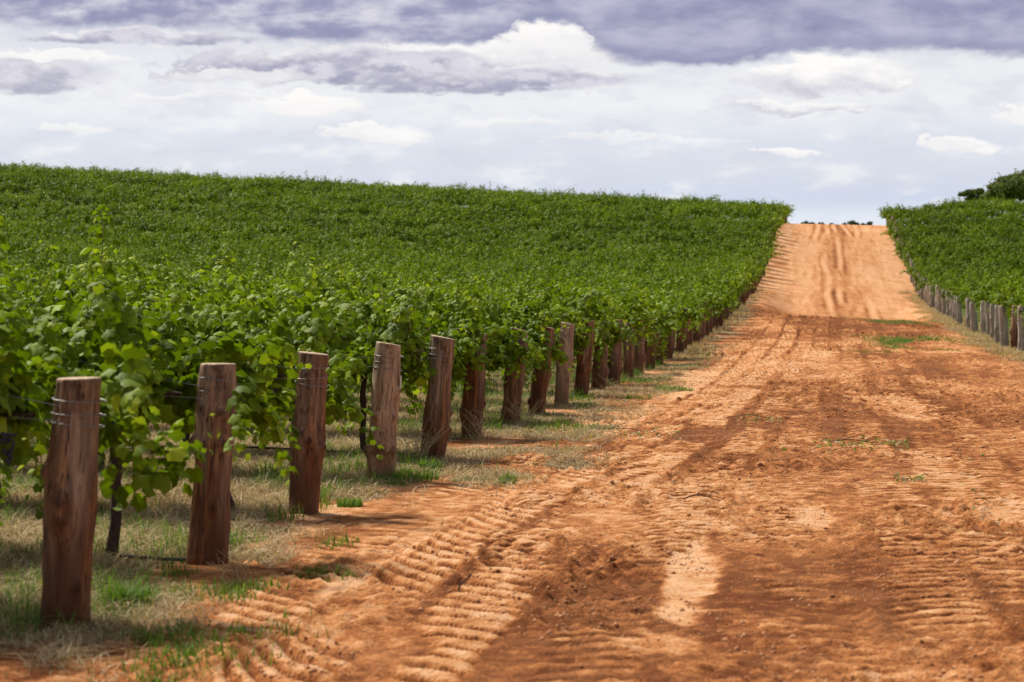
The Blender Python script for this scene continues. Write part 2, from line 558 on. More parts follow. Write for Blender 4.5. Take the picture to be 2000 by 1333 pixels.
def ground_detail(x, y):
    """returns dz, churn, litter, green for the points"""
    s = x - (-4.1 + 0.1357 * y)
    e = x - fence_left(y)                 # distance from the left fence
    n_edge = fbm(x * 0.9, y * 0.45, 40, 3) * 0.55
    r_edge = fence_right(y) - x
    road = sst(e + n_edge, 0.45, 1.1) * sst(r_edge + n_edge * 2, 0.9, 1.8)
    near = 1 - sst(y, 105, 118)
    big = fbm(s * 0.75 + 3, y * 0.16, 11, 3)
    churn_shade = 0.52 + 0.62 * big + .16 * np.exp(-((s - 5.6) / 2.6) ** 2)
    # smooth driven-over sand patches
    pat = np.zeros_like(x)
    for px, py, rx, ry in [(1.03, 13.3, .19, 2.0), (.66, 10.7, .2, .4), (-.74, 14.6, .11, 2.7), (4.0, 22, .3, 3.0), (3.7, 17.5, .25, 1.0), (5.9, 36, .7, 5), (2.2, 17, .2, 1.2), (2.75, 10.2, .3, .6), (-1.55, 16.5, .35, 1.4), (3.4, 45, .5, 8)]:
        cx = px + 0.1357 * (y - py) * 0.8
        d = 1 - ((x - cx) / rx) ** 2 - ((y - py) / ry) ** 2 + (.9 if py == 13.3 else 1.3) * fbm(x * 5, y * 2.2, 60, 4)
        pat = np.maximum(pat, (0.8 if py == 13.3 else 0.5) * sst(d, -0.1, 0.6))
    # clods and crumbs
    c1 = fbm(x * 3.4, y * 2.3, 21, 3)
    c2 = fbm(x * 9.5, y * 6.5, 22, 3)
    c3 = vn(x * 24, y * 15, 23)
    rough = np.clip(0.55 + 0.9 * fbm(s * 0.8, y * 0.3, 31, 3), 0.12, 1.2)
    dz = rough * (0.030 * c1 + 0.056 * np.maximum(c2, -0.25) + 0.020 * c3)
    c4 = fbm(x * 7.0, y * 4.2, 24, 2)
    dz = dz + np.clip(rough, 0.25, 1) * (0.026 * sst(c4, .12, .30) + 0.016 * sst(c3, .3, .5))
    lugs = np.zeros_like(x)
    cov = np.zeros_like(x)
    for pts, hw, depth, lug, pitch, strength, skew, sd in TRK:
        ys = np.array([p[0] for p in pts], float)
        xs = np.array([p[1] for p in pts], float)
        sel = (y > ys[0]) & (y < ys[-1])
        xc = 0
        for k in (-1.6, -.8, 0, .8, 1.6):
            xc = xc + np.interp(y + k, ys, xs)
        xc = xc / 5 + 0.05 * vn(y * 0.35, y * 0 + sd, 70 + sd)
        sl = np.gradient(xs, ys)
        ca = 1 / np.sqrt(1 + np.interp(y, ys, sl) ** 2)
        t = (x - xc) * ca / hw
        inside = (1 - sst(np.abs(t), 0.82, 1.12)) * sel
        fade = np.clip(strength * 1.2 * (0.52 + 1.7 * fbm(x * 1.5, y * 0.6, 80 + sd, 3)), 0, 1)
        tt = np.clip(t, -1.3, 1.3)
        ph = (y + hw * skew * (tt - .35 * tt * tt) - .06 * (1 - tt * tt) + 0.06 * vn(x * 3, y * 1.5, 90 + sd) + 0.018 * vn(x * 13, y * 6, 95 + sd)) / pitch
        fr = ph - np.floor(ph)
        # low wall facing back down the track, pad rising gently, drop behind it
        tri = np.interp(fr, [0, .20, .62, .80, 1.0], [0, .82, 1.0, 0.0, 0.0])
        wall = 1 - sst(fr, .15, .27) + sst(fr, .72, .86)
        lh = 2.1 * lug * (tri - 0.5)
        w = inside * fade
        shoulder = np.exp(-((np.abs(t) - 1.2) / 0.2) ** 2) * sel * fade
        dmp = 0.78 * min(1.0, lug / .042)
        dz = dz * (1 - dmp * w) + w * (lh - depth * .7) + shoulder * 0.007 * (1 + 2 * c2)
        cov = np.maximum(cov, w)
        lugs = np.where(w > 0.3, np.maximum(lugs, tri), lugs)
        churn_shade = churn_shade * (1 - dmp * w) + dmp * w * (0.08 + 1.0 * wall)  # lug walls and gaps darkened: shade painted into the colour, with some darker cut soil
        churn_shade = churn_shade + (0.10 + 6.0 * max(lug - .033, 0) * (1 + c1)) * shoulder * (1 + 1.2 * c2)
    dz = dz * (1 - 0.8 * pat) - 0.008 * pat
    churn_shade = churn_shade * (1 - pat) - 0.15 * pat
    churn_shade = churn_shade - 0.35 * np.clip(c2, -0.5, 0.5) - 0.16 * c1
    # far slope: pale sand with winding ruts
    far = 1 - near
    fch = 0.20 + 0.20 * fbm(s * 1.2, y * 0.07, 12, 3) + 0.16 * fbm(s * 4.5, y * 0.25, 17, 3) + .25 * np.maximum(fbm(s * 1.0, y * .8, 18, 3), 0) + 0.10 * np.maximum(vn(s * 0.5, y * 0.9, 13), 0) * (np.abs(s - 4.6) > 2.4)
    mid = np.exp(-((s - 4.9) / 1.25) ** 2)
    fch = fch + 0.36 * mid * (0.65 + 0.5 * fbm(s * 1.5, y * 0.1, 15, 2))
    for q, (s0, am, wl, phs) in enumerate(WIND):
        sc = s0 + 1.1 * am * vn(y / wl * .8, 0 * y + phs * 7, 130 + q) + 0.12 * vn(y / 9, 0 * y + phs, 131 + q)
        dd = np.abs(s - sc)
        core = np.exp(-(dd / 0.14) ** 2)
        rim = np.exp(-((dd - 0.33) / 0.12) ** 2)
        vis_ = sst(fbm(x * .3, y * .06, 140 + q, 2), -.15, .3)
        fch = fch * (1 - .8 * core * vis_) + core * vis_ * (-0.02) + 0.30 * rim * vis_
        dz = dz + far * vis_ * (-0.008 * core + 0.0 * rim)
    churn_shade = churn_shade * near + fch * far
    churn_shade = churn_shade + 0.34 * np.exp(-((y - 98) / 14.0) ** 2)       # damp churned rise
    amp = road * (1 + sst(y, 40, 90) * 0.6 * near - .5 * far)
    dz = dz * (0.22 + 0.78 * amp) * (1 - .55 * far)
    # verges: straw litter and green growth
    wv = np.interp(y, [11, 14, 17, 19.5, 22, 27, 33, 50, 80, 110, 140, 230], [.75, .55, .6, 1.25, 1.9, 1.6, 1.2, 1.0, 1.2, .8, .3, .2])
    left_v = sst(wv - e + n_edge, -0.1, 0.5) * (e > -90) * sst(fbm(x * 1.6, y * 0.9, 50, 3) + 0.08 + 0.14 * sst(y, 16, 26), 0.0, 0.4)
    right_v = sst(1.3 - 1.2 * sst(y, 115, 140) - r_edge + n_edge * 1.5, 0.0, 0.9)
    litter = np.maximum(np.maximum(left_v, right_v * 0.9), sst(-e, -.15, .35) * (.8 + .2 * fbm(x * 2, y * 2, 58, 2)))
    gr = sst(fbm(x * 0.8, y * 0.5, 51, 3), 0.05, 0.4) * np.maximum(left_v, 0) * 0.7
    inner = sst(-e, -0.4, 0.4)
    inter = 0.5 + 0.5 * fbm(x * 0.6, y * 0.8, 53, 3)
    gr = np.maximum(gr, inner * np.clip(inter, 0, 1) * 0.75)
    gr = np.maximum(gr, inner * sst(y, 50, 90) * 0.95)
    gr = np.maximum(gr, sst(-r_edge, -0.5, .5) * 0.9)
    gr = np.maximum(gr, 0.8 * sst(fbm(x * 0.5, y * 0.2, 54, 3), 0.1, 0.4) * np.exp(-((r_edge - 3.0) / 1.6) ** 2) * sst(y, 55, 80) * (1 - sst(y, 100, 125)))
    dz = dz + 0.03 * litter * fbm(x * 3, y * 2, 52, 3)
    return dz, churn_shade, litter, gr


def ground_at(x, y):
    x = np.atleast_1d(np.asarray(x, float))
    y = np.atleast_1d(np.asarray(y, float))
    return base_z(x, y) + ground_detail(x, y)[0]


def build_ground():
    sc = np.concatenate([-np.geomspace(1600, 9, 26), np.arange(-8.5, -1.2, 0.14), np.arange(-1.2, 8.2, 0.028),
                         np.arange(8.2, 11, 0.08), np.geomspace(11.2, 1600, 28)])
    yr = np.concatenate([np.linspace(-60, 6, 24), np.arange(6.3, 8.4, 0.1), np.arange(8.4, 26, 0.022), np.arange(26, 46, 0.05),
                         np.arange(46, 112, 0.16), np.arange(112, 232, 0.5), np.geomspace(233, 4000, 40)])
    S, Y = np.meshgrid(sc, yr)
    X = S - 4.1 + 0.1357 * Y
    x = X.ravel()
    y = Y.ravel()
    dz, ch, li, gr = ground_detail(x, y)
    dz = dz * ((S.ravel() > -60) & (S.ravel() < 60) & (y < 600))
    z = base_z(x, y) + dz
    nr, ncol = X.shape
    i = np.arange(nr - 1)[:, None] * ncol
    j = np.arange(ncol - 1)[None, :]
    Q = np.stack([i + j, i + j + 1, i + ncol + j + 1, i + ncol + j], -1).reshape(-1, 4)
    me = mk_mesh('ground', np.stack([x, y, z], -1), [Q], M_GROUND, attrs={'churn_shade': ch, 'litter': li, 'green': gr})
    o = link('ground', me)
    tag(o, kind='structure')


build_ground()

# ------------------------------------------------------------------ leaves
def leaf_tpl(lod):
    if lod == 0:
        ang = np.radians([0, 20, 40, 62, 84, 108, 130, 154, 180, 206, 230, 252, 276, 298, 320, 340])
        r = np.array([.63, .51, .49, .60, .51, .47, .56, .46, .17, .46, .56, .47, .51, .60, .49, .51])
        P = np.stack([np.sin(ang) * r * .98, .42 + np.cos(ang) * r, 0 * r], -1)
        P = np.concatenate([[[0, .34, 0]], P])
        P[:, 2] = -0.75 * P[:, 0] ** 2 * 1.0 - 0.35 * (P[:, 1] - .3) ** 2 + 0.05 * np.sin(P[:, 0] * 9 + P[:, 1] * 5)
        P[0, 2] += 0.03
        k = 16
        F = np.array([[0, 1 + (i + 1) % k, 1 + i] for i in range(k)])
        return P, F
    if lod == 1:
        P = np.array([[0, 0, .02], [-.46, .1, -.1], [-.44, .62, -.1], [0, 1.0, -.1], [.44, .62, -.1], [.46, .1, -.1]])
        F = np.array([[0, 3, 2, 1], [0, 5, 4, 3]])
        return P, F
    P = np.array([[0, 0, 0], [.5, .45, -.12], [0, 1.05, -.08], [-.5, .45, -.12]])
    F = np.array([[0, 1, 2, 3]])
    return P, F


def leaves_geo(P, N, T, S, lod):
    tp, tf = leaf_tpl(lod)
    N = norm(N)
    T = norm(T - (T * N).sum(-1, keepdims=True) * N)
    B = np.cross(T, N)
    V = P[:, None, :] + S[:, None, None] * (tp[None, :, 0:1] * B[:, None, :] + tp[None, :, 1:2] * T[:, None, :] + tp[None, :, 2:3] * N[:, None, :])
    n, k = len(P), len(tp)
    F = (tf[None] + (np.arange(n) * k)[:, None, None]).reshape(-1, tf.shape[1])
    return V.reshape(-1, 3), F, k


def vine_shoots(rng, nsh, x0, x1, zc=0.98, steps=(9, 18), step=0.07, lean=0.8, upr=0.12, xbias=0.0, per=2.3, ybias=0.0, hang=0.38, lsz=1.0):
    """returns leaf arrays and shoot paths, in the vine's own space: x along the row, y away from the row"""
    x = np.linspace(x0, x1, nsh) + rng.normal(0, .05, nsh) if nsh > 6 else rng.uniform(x0, x1, nsh)
    ln = rng.normal(0, lean, nsh) + ybias
    hg = rng.random(nsh) < hang
    ln = np.where(hg, np.sign(ln) * rng.uniform(1.1, 1.7, nsh), ln)
    ax = rng.normal(xbias, 0.42, nsh)
    d = norm(np.stack([np.sin(ax), np.sin(ln), np.cos(ln) + 0.12], -1))
    p = np.stack([x, rng.normal(0, .05, nsh), zc + rng.normal(0, .06, nsh)], -1)
    ns = rng.integers(steps[0], steps[1] + 1, nsh)
    ns = np.clip((ns * (1 + .28 * np.sin(x * 3.1 + rng.uniform(0, 6)))).astype(int), 3, min(steps[1] + 3, 18))
    up = (rng.random(nsh) < upr) & ~hg
    ns = np.where(up, np.minimum(ns, 11), ns)
    grav = np.where(up, 0.0, rng.uniform(0.075, 0.18, nsh))
    mx = ns.max()
    path = [p.copy()]
    for i in range(mx):
        p = p + d * step
        d = d + np.stack([rng.normal(0, .10, nsh), rng.normal(0, .10, nsh), -grav * (0.5 + i / 9.0)], -1)
        d = norm(d)
        low = p[:, 2] < 0.32
        p[low, 2] += step * 0.9
        path.append(p.copy())
    path = np.stack(path, 1)                     # nsh, mx+1, 3
    shade_v = rng.normal(0, .085, nsh)
    Pl, Nl, Tl, Sl, Cl = [], [], [], [], []
    reps = int(np.ceil(per))
    for i in range(1, mx + 1):
        a = i <= ns
        fr_ = i / ns[a]
        q0 = path[a, i]
        dr0 = norm(path[a, i] - path[a, i - 1])
        for r_i in range(reps):
            keep = rng.random(len(q0)) < (1.0 if r_i == 0 else (per - 1) / max(reps - 1, 1) * (1 - .75 * fr_ ** 2))
            q, dr, fr = q0[keep], dr0[keep], fr_[keep]
            m = len(q)
            if m == 0:
                continue
            side = norm(np.cross(dr, rng.normal(0, 1, dr.shape)) + np.array([0, 0, .35]))
            rad = rng.uniform(.03, .145, (m, 1)) * (1.0 - .6 * fr[:, None] ** 2)
            q = q + side * rad + dr * rng.uniform(-.03, .03, (m, 1))
            oy = np.clip(q[:, 1] / .35, -1, 1)
            out = np.stack([0 * oy, oy * .55, 0.55 + 0 * oy], -1)
            n = out + side * .85 + rng.normal(0, .24, (m, 3))
            t = np.stack([0 * oy, oy * .35, -0.8 + 0 * oy], -1) + side * .5 + dr * .35 + rng.normal(0, .4, (m, 3))
            Pl.append(q)
            Nl.append(n)
            Tl.append(t)
            Sl.append((0.108 - 0.062 * fr ** 2.2) * lsz * rng.uniform(.7, 1.28, m))
            Cl.append(np.clip(0.33 + rng.normal(0, .10, m) + shade_v[a][keep] + 0.45 * sst(fr, .68, 1.0) * rng.uniform(.1, .85, m) + 0.10 * (q[:, 2] - 1.2), 0, 1))
    C = np.concatenate(Cl)
    yl = rng.random(len(C)) < 0.01
    C[yl] = rng.uniform(.65, .9, yl.sum())
    return [np.concatenate(Pl), np.concatenate(Nl), np.concatenate(Tl), np.concatenate(Sl), C], path, ns


def foliage_mesh(name, L, lod, mat=None):
    V, F, k = leaves_geo(L[0], L[1], L[2], L[3], lod)
    return mk_mesh(name, V, [F], mat or M_LEAF, attrs={'tint': np.repeat(L[4], k)})


def cane_mesh(name, path, ns):
    A = Acc()
    for i in range(len(path)):
        n = ns[i]
        pp = path[i, :n + 1]
        V, Q = tube(pp, np.linspace(.0042, .0018, n + 1), 4)
        A.add(V, Q)
    return A.mesh(name, M_CANE)


def trunk_mesh(name, rng, x0=-.85, x1=.85, h=1.0, k=9):
    A = Acc()
    t = np.linspace(0, 1, 14)
    lx = rng.normal(0, .05)
    px = lx * np.sin(t * 3) + rng.normal(0, .006, 14)
    py = rng.normal(0, .02) * np.sin(t * 4) + rng.normal(0, .006, 14)
    P = np.stack([px, py, -0.12 + t * (h + .12)], -1)
    R = 0.040 - 0.012 * t + rng.normal(0, .003, 14)
    R[0] += .015
    V, Q = tube(P, R, k)
    A.add(V, Q)
    for xe in (x0, x1):
        u = np.linspace(0, 1, 9)
        P2 = np.stack([P[-1, 0] + (xe - P[-1, 0]) * u, rng.normal(0, .01, 9), h - .03 + .05 * np.sin(u * 1.6) + rng.normal(0, .007, 9)], -1)
        V, Q = tube(P2, np.linspace(.026, .013, 9), 7)
        A.add(V, Q)
    return A.mesh(name, M_TRUNK)


def ico_like():
    ph = (1 + 5 ** .5) / 2
    V = norm(np.array([[-1, ph, 0], [1, ph, 0], [-1, -ph, 0], [1, -ph, 0], [0, -1, ph], [0, 1, ph], [0, -1, -ph], [0, 1, -ph], [ph, 0, -1], [ph, 0, 1], [-ph, 0, -1], [-ph, 0, 1]], float))
    F = np.array([[0, 11, 5], [0, 5, 1], [0, 1, 7], [0, 7, 10], [0, 10, 11], [1, 5, 9], [5, 11, 4], [11, 10, 2], [10, 7, 6], [7, 1, 8], [3, 9, 4], [3, 4, 2], [3, 2, 6], [3, 6, 8], [3, 8, 9], [4, 9, 5], [2, 4, 11], [6, 2, 10], [8, 6, 7], [9, 8, 1]])
    return V, F


ICOV, ICOF = ico_like()


def grape_mesh(name, rng):
    A = Acc()
    for i in range(46):
        t = rng.random()
        r = .042 * (1 - .75 * t) * rng.uniform(.5, 1)
        a = rng.uniform(0, 6.28)
        A.add(ICOV * .0095 + np.array([r * math.cos(a), r * math.sin(a), -.15 * t]), ICOF)
    V, Q = tube([(0, 0, .05), (0.004, 0, 0), (0, 0, -.12)], .002, 4)
    A.add(V, Q)
    return A.mesh(name, M_GRAPE)


def ordw(n):
    w = ['first', 'second', 'third', 'fourth', 'fifth', 'sixth', 'seventh', 'eighth', 'ninth', 'tenth', 'eleventh', 'twelfth', 'thirteenth',
         'fourteenth', 'fifteenth', 'sixteenth', 'seventeenth', 'eighteenth', 'nineteenth']
    if n <= 19:
        return w[n - 1]
    tens = {2: ('twentieth', 'twenty'), 3: ('thirtieth', 'thirty'), 4: ('fortieth', 'forty'), 5: ('fiftieth', 'fifty'), 6: ('sixtieth', 'sixty'), 7: ('seventieth', 'seventy')}
    a, b = divmod(n, 10)
    return tens[a][0] if b == 0 else tens[a][1] + '-' + w[b - 1]


# ------------------------------------------------------------------ row positions
ROW_ANG = -math.atan(0.13)
RD = np.array([-math.cos(ROW_ANG), -math.sin(ROW_ANG)])        # leftwards along a row
YP = [11.36, 14.0, 17.3, 20.7, 23.4, 27.0, 29.9, 32.5, 35.0, 38.5]
while YP[-1] < 222:
    YP.append(YP[-1] + 3.03)
YR = [69.9]
while YR[-1] < 221:
    YR.append(YR[-1] + 3.03)
rng0 = np.random.default_rng(7)

# exact x for the first ten posts, read off the line of the fence
XP = {0: -2.187, 1: -1.848, 2: -1.54, 3: -1.175, 4: -.79, 5: -.46, 6: -.03, 7: .354, 8: .74, 9: 1.13}


def post_xy(i):
    y = YP[i]
    x = XP.get(i, None)
    if x is None:
        x = float(fence_left(y)) + rng0.normal(0, .06)
    return x, y


POSTS_L = [post_xy(i) for i in range(len(YP))]
POSTS_R = [(float(fence_right(y)) + rng0.normal(0, .08), y) for y in YR]


M_WOODP = mat_wood('pale_log', (0.10, 0.045, 0.02, 1), (0.36, 0.19, 0.09, 1), (0.62, 0.40, 0.22, 1), (0.58, 0.45, 0.33, 1), 0.9)
# ------------------------------------------------------------------ posts
def post_mesh(name, rng, H=1.2, r=.118, knots=None, mat=None, seg=28, rings=40):
    z = np.linspace(-0.25, H, rings)
    th = np.linspace(0, 2 * np.pi, seg, endpoint=False)
    Z, TH = np.meshgrid(z, th, indexing='ij')
    sw = rng.uniform(0, 6, 4)
    R = r * (1.04 - 0.06 * (Z / H)) + .006 * np.sin(Z * 7 + sw[0]) + .006 * np.sin(TH * 2 + sw[1] + Z) + .003 * np.sin(TH * 3 + sw[2] - Z * 2)
    R = R + .007 * vn(np.cos(TH) * 3 + sw[3], Z * 7 + np.sin(TH) * 3, 3) + .002 * vn(TH * 9, Z * 4, 9)
    kn = np.zeros_like(R)
    if knots is None:
        knots = [(rng.uniform(.15, H - .15), rng.uniform(0, 2 * np.pi), rng.uniform(.008, .02)) for _ in range(rng.integers(3, 7))]
    for kz, ka, kh in knots:
        big = 1.9 if kh > .0155 and kz < .7 else 1.0
        da = (TH - ka + np.pi) % (2 * np.pi) - np.pi
        d2 = (da * r / (.026 * big)) ** 2 + ((Z - kz) / (.034 * big)) ** 2
        R = R + 2.4 * kh * np.exp(-d2) + kh * .9 * np.exp(-d2 / 7)
        kn = np.maximum(kn, np.exp(-((np.sqrt(d2) - .25) / .45) ** 2))
    bx = .012 * np.sin(Z * 2.2 + sw[0])
    by = .010 * np.sin(Z * 1.8 + sw[1])
    X = R * np.cos(TH) + bx
    Yy = R * np.sin(TH) + by
    tilt = rng.uniform(-.02, .02)
    Zt = Z + np.where(Z > H - .02, X * tilt / r * .8, 0)
    V = np.stack([X, Yy, Zt], -1).reshape(-1, 3)
    i = np.arange(rings - 1)[:, None] * seg
    j = np.arange(seg)[None, :]
    j2 = (j + 1) % seg
    Q = np.stack([i + j, i + j2, i + seg + j2, i + seg + j], -1).reshape(-1, 4)
    # bevelled top
    top = V[-seg:]
    c = top.mean(0)
    in1 = c + (top - c) * .93 + np.array([0, 0, .008])
    in2 = c + (top - c) * .5 + np.array([0, 0, .009])
    n0 = len(V)
    V = np.concatenate([V, in1, in2, [c + np.array([0, 0, .007])]])
    b = (rings - 1) * seg
    jj = np.arange(seg)
    jn = (jj + 1) % seg
    Q2 = np.stack([b + jj, b + jn, n0 + jn, n0 + jj], -1)
    Q3 = np.stack([n0 + jj, n0 + jn, n0 + seg + jn, n0 + seg + jj], -1)
    T3 = np.stack([n0 + seg + jj, n0 + seg + jn, np.full(seg, n0 + 2 * seg)], -1)
    cut = np.concatenate([np.zeros(n0), np.ones(2 * seg + 1)])
    kk = np.concatenate([kn.ravel(), np.zeros(2 * seg + 1)])
    return mk_mesh(name, V, [np.concatenate([Q, Q2, Q3]), T3], mat or M_WOOD, attrs={'cut': cut, 'knot': np.clip(kk, 0, 1)})


def ring_mesh(name, rng, r, z, rad=.0032):
    a = np.linspace(0, 2 * np.pi, 29)
    tx, ty = rng.uniform(-.12, .12, 2)
    rr = r + .008 + .002 * np.sin(a * 2 + tx * 9)
    P = np.stack([rr * np.cos(a), rr * np.sin(a), z + r * (tx * np.cos(a) + ty * np.sin(a))], -1)
    V, Q = tube(P, rad, 6)
    A = Acc()
    A.add(V, Q)
    return A.mesh(name, M_WIRE)


POST_TXT = [
    'thick brown log post nearest the camera, big oval knot at mid height',
    'second brown log post with a ring of knots on its upper third',
    'third brown log post, smooth slender trunk with two small knots',
    'pale weathered fourth log post with swollen knots and a white tag',
    'fifth log post with dry weed stems at its foot and leaves across it',
    'sixth brown log post with its top buried in vine leaves',
    'seventh dark log post, only its top and foot clear of the leaves',
    'eighth log post close behind the taller ninth, leaves across its middle',
    'ninth log post standing clear of the leaves, knot ring at mid height',
    'tenth log post, pale flat top showing over leaves, red brown foot']
KN0 = {
    0: [(.62, 4.55, .018), (.52, 4.6, .012), (.2, 5.3, .006), (.74, 3.4, .01)],
    1: [(.72, 4.3, .012), (.735, 5.3, .010), (.74, 3.6, .014), (.92, 5.0, .012), (.93, 4.1, .006), (.35, 4.9, .01)],
    2: [(.55, 4.9, .010), (.50, 5.9, .012), (1.04, 4.5, .008), (.6, 4.4, .006)],
    3: [(.28, 4.6, .020), (.27, 5.4, .016), (.26, 3.7, .020), (.55, 4.2, .012), (.56, 5.5, .012), (.8, 5.9, .012)],
    8: [(.72, 4.0, .020), (.73, 5.0, .018), (.72, 5.8, .020), (.71, 3.2, .018), (.73, 2.0, .018), (.72, .8, .018)],
}


def build_posts():
    shared = []
    shared_g = []
    for k in range(5):
        r_ = np.random.default_rng(900 + k)
        shared.append(post_mesh('trellis_post', r_, mat=M_WOOD, seg=20, rings=26))
        shared_g.append(post_mesh('trellis_post', r_, mat=M_WOODG, seg=20, rings=26, r=.125))
    wm = [ring_mesh('wire_wrap', np.random.default_rng(50 + k), .118, z) for k, z in enumerate((1.10, 1.03, .98))]
    for i, (x, y) in enumerate(POSTS_L):
        r_ = np.random.default_rng(300 + i)
        z = float(base_z(np.array([x]), np.array([y]))[0])
        lean = math.radians([3.9, 4.2, 2.9, 4.2, 3.9, 2.5, 6.0, 6.5, 5.0, 5.5][i] if i < 10 else r_.uniform(1, 6))
        rot = (r_.uniform(-.02, .02), lean, 0)
        if i < 10:
            H = [1.2, 1.2, 1.19, 1.2, 1.22, 1.2, 1.22, 1.22, 1.24, 1.24][i]
            rad = [.120, .112, .112, .122, .118, .116, .112, .112, .110, .112][i]
            me = post_mesh('trellis_post', r_, H=H, r=rad, knots=KN0.get(i), seg=56, rings=110, mat=M_WOODP if i in (3, 8) else M_WOOD)
            o = link('trellis_post', me, loc=(x, y, z), rot=rot)
            for k, zz in enumerate((1.10, 1.03, .98)):
                link('wire_wrap', ring_mesh('wire_wrap', r_, rad + .002, zz * H / 1.2), parent=o)
            if i == 3:
                A = Acc()
                V = np.array([[.118, -.02, .78], [.118, .03, .78], [.118, .03, .93], [.118, -.02, .93], [.126, -.02, .78], [.126, .03, .78], [.126, .03, .93], [.126, -.02, .93]])
                V[:, 1] -= .045
                A.add(V, np.array([[0, 3, 2, 1], [4, 5, 6, 7], [0, 1, 5, 4], [1, 2, 6, 5], [2, 3, 7, 6], [3, 0, 4, 7]]))
                link('tag', A.mesh('tag', M_TAG, smooth=False), parent=o)
            lab = POST_TXT[i]
        else:
            o = link('trellis_post', shared[i % 5], loc=(x, y, z), rot=rot)
            o.scale = (r_.uniform(.92, 1.05),) * 2 + (r_.uniform(.95, 1.07),)
            if i < 24:
                for w in wm[:2]:
                    link('wire_wrap', w, parent=o)
            lab = f'{ordw(i + 1)} brown log post from the camera along the left vineyard edge'
        tag(o, lab, 'post', 'log posts along the left edge of the track')
    for i, (x, y) in enumerate(POSTS_R):
        r_ = np.random.default_rng(600 + i)
        z = gz(x, y)
        brown = i in (1, 9)
        o = link('trellis_post', (shared if brown else shared_g)[i % 5], loc=(x, y, z), rot=(r_.uniform(-.03, .03), -r_.uniform(.0, .05), 0))
        o.scale = (r_.uniform(.9, 1.15),) * 2 + (r_.uniform(1.0, 1.2),)
        if i < 10:
            for w in wm[:2]:
                link('wire_wrap', w, parent=o)
        lab = f'{ordw(i + 1)} {"dark brown" if brown else "grey weathered"} log post from the front along the right vineyard edge'
        tag(o, lab, 'post', 'log posts along the right edge of the track')


build_posts()


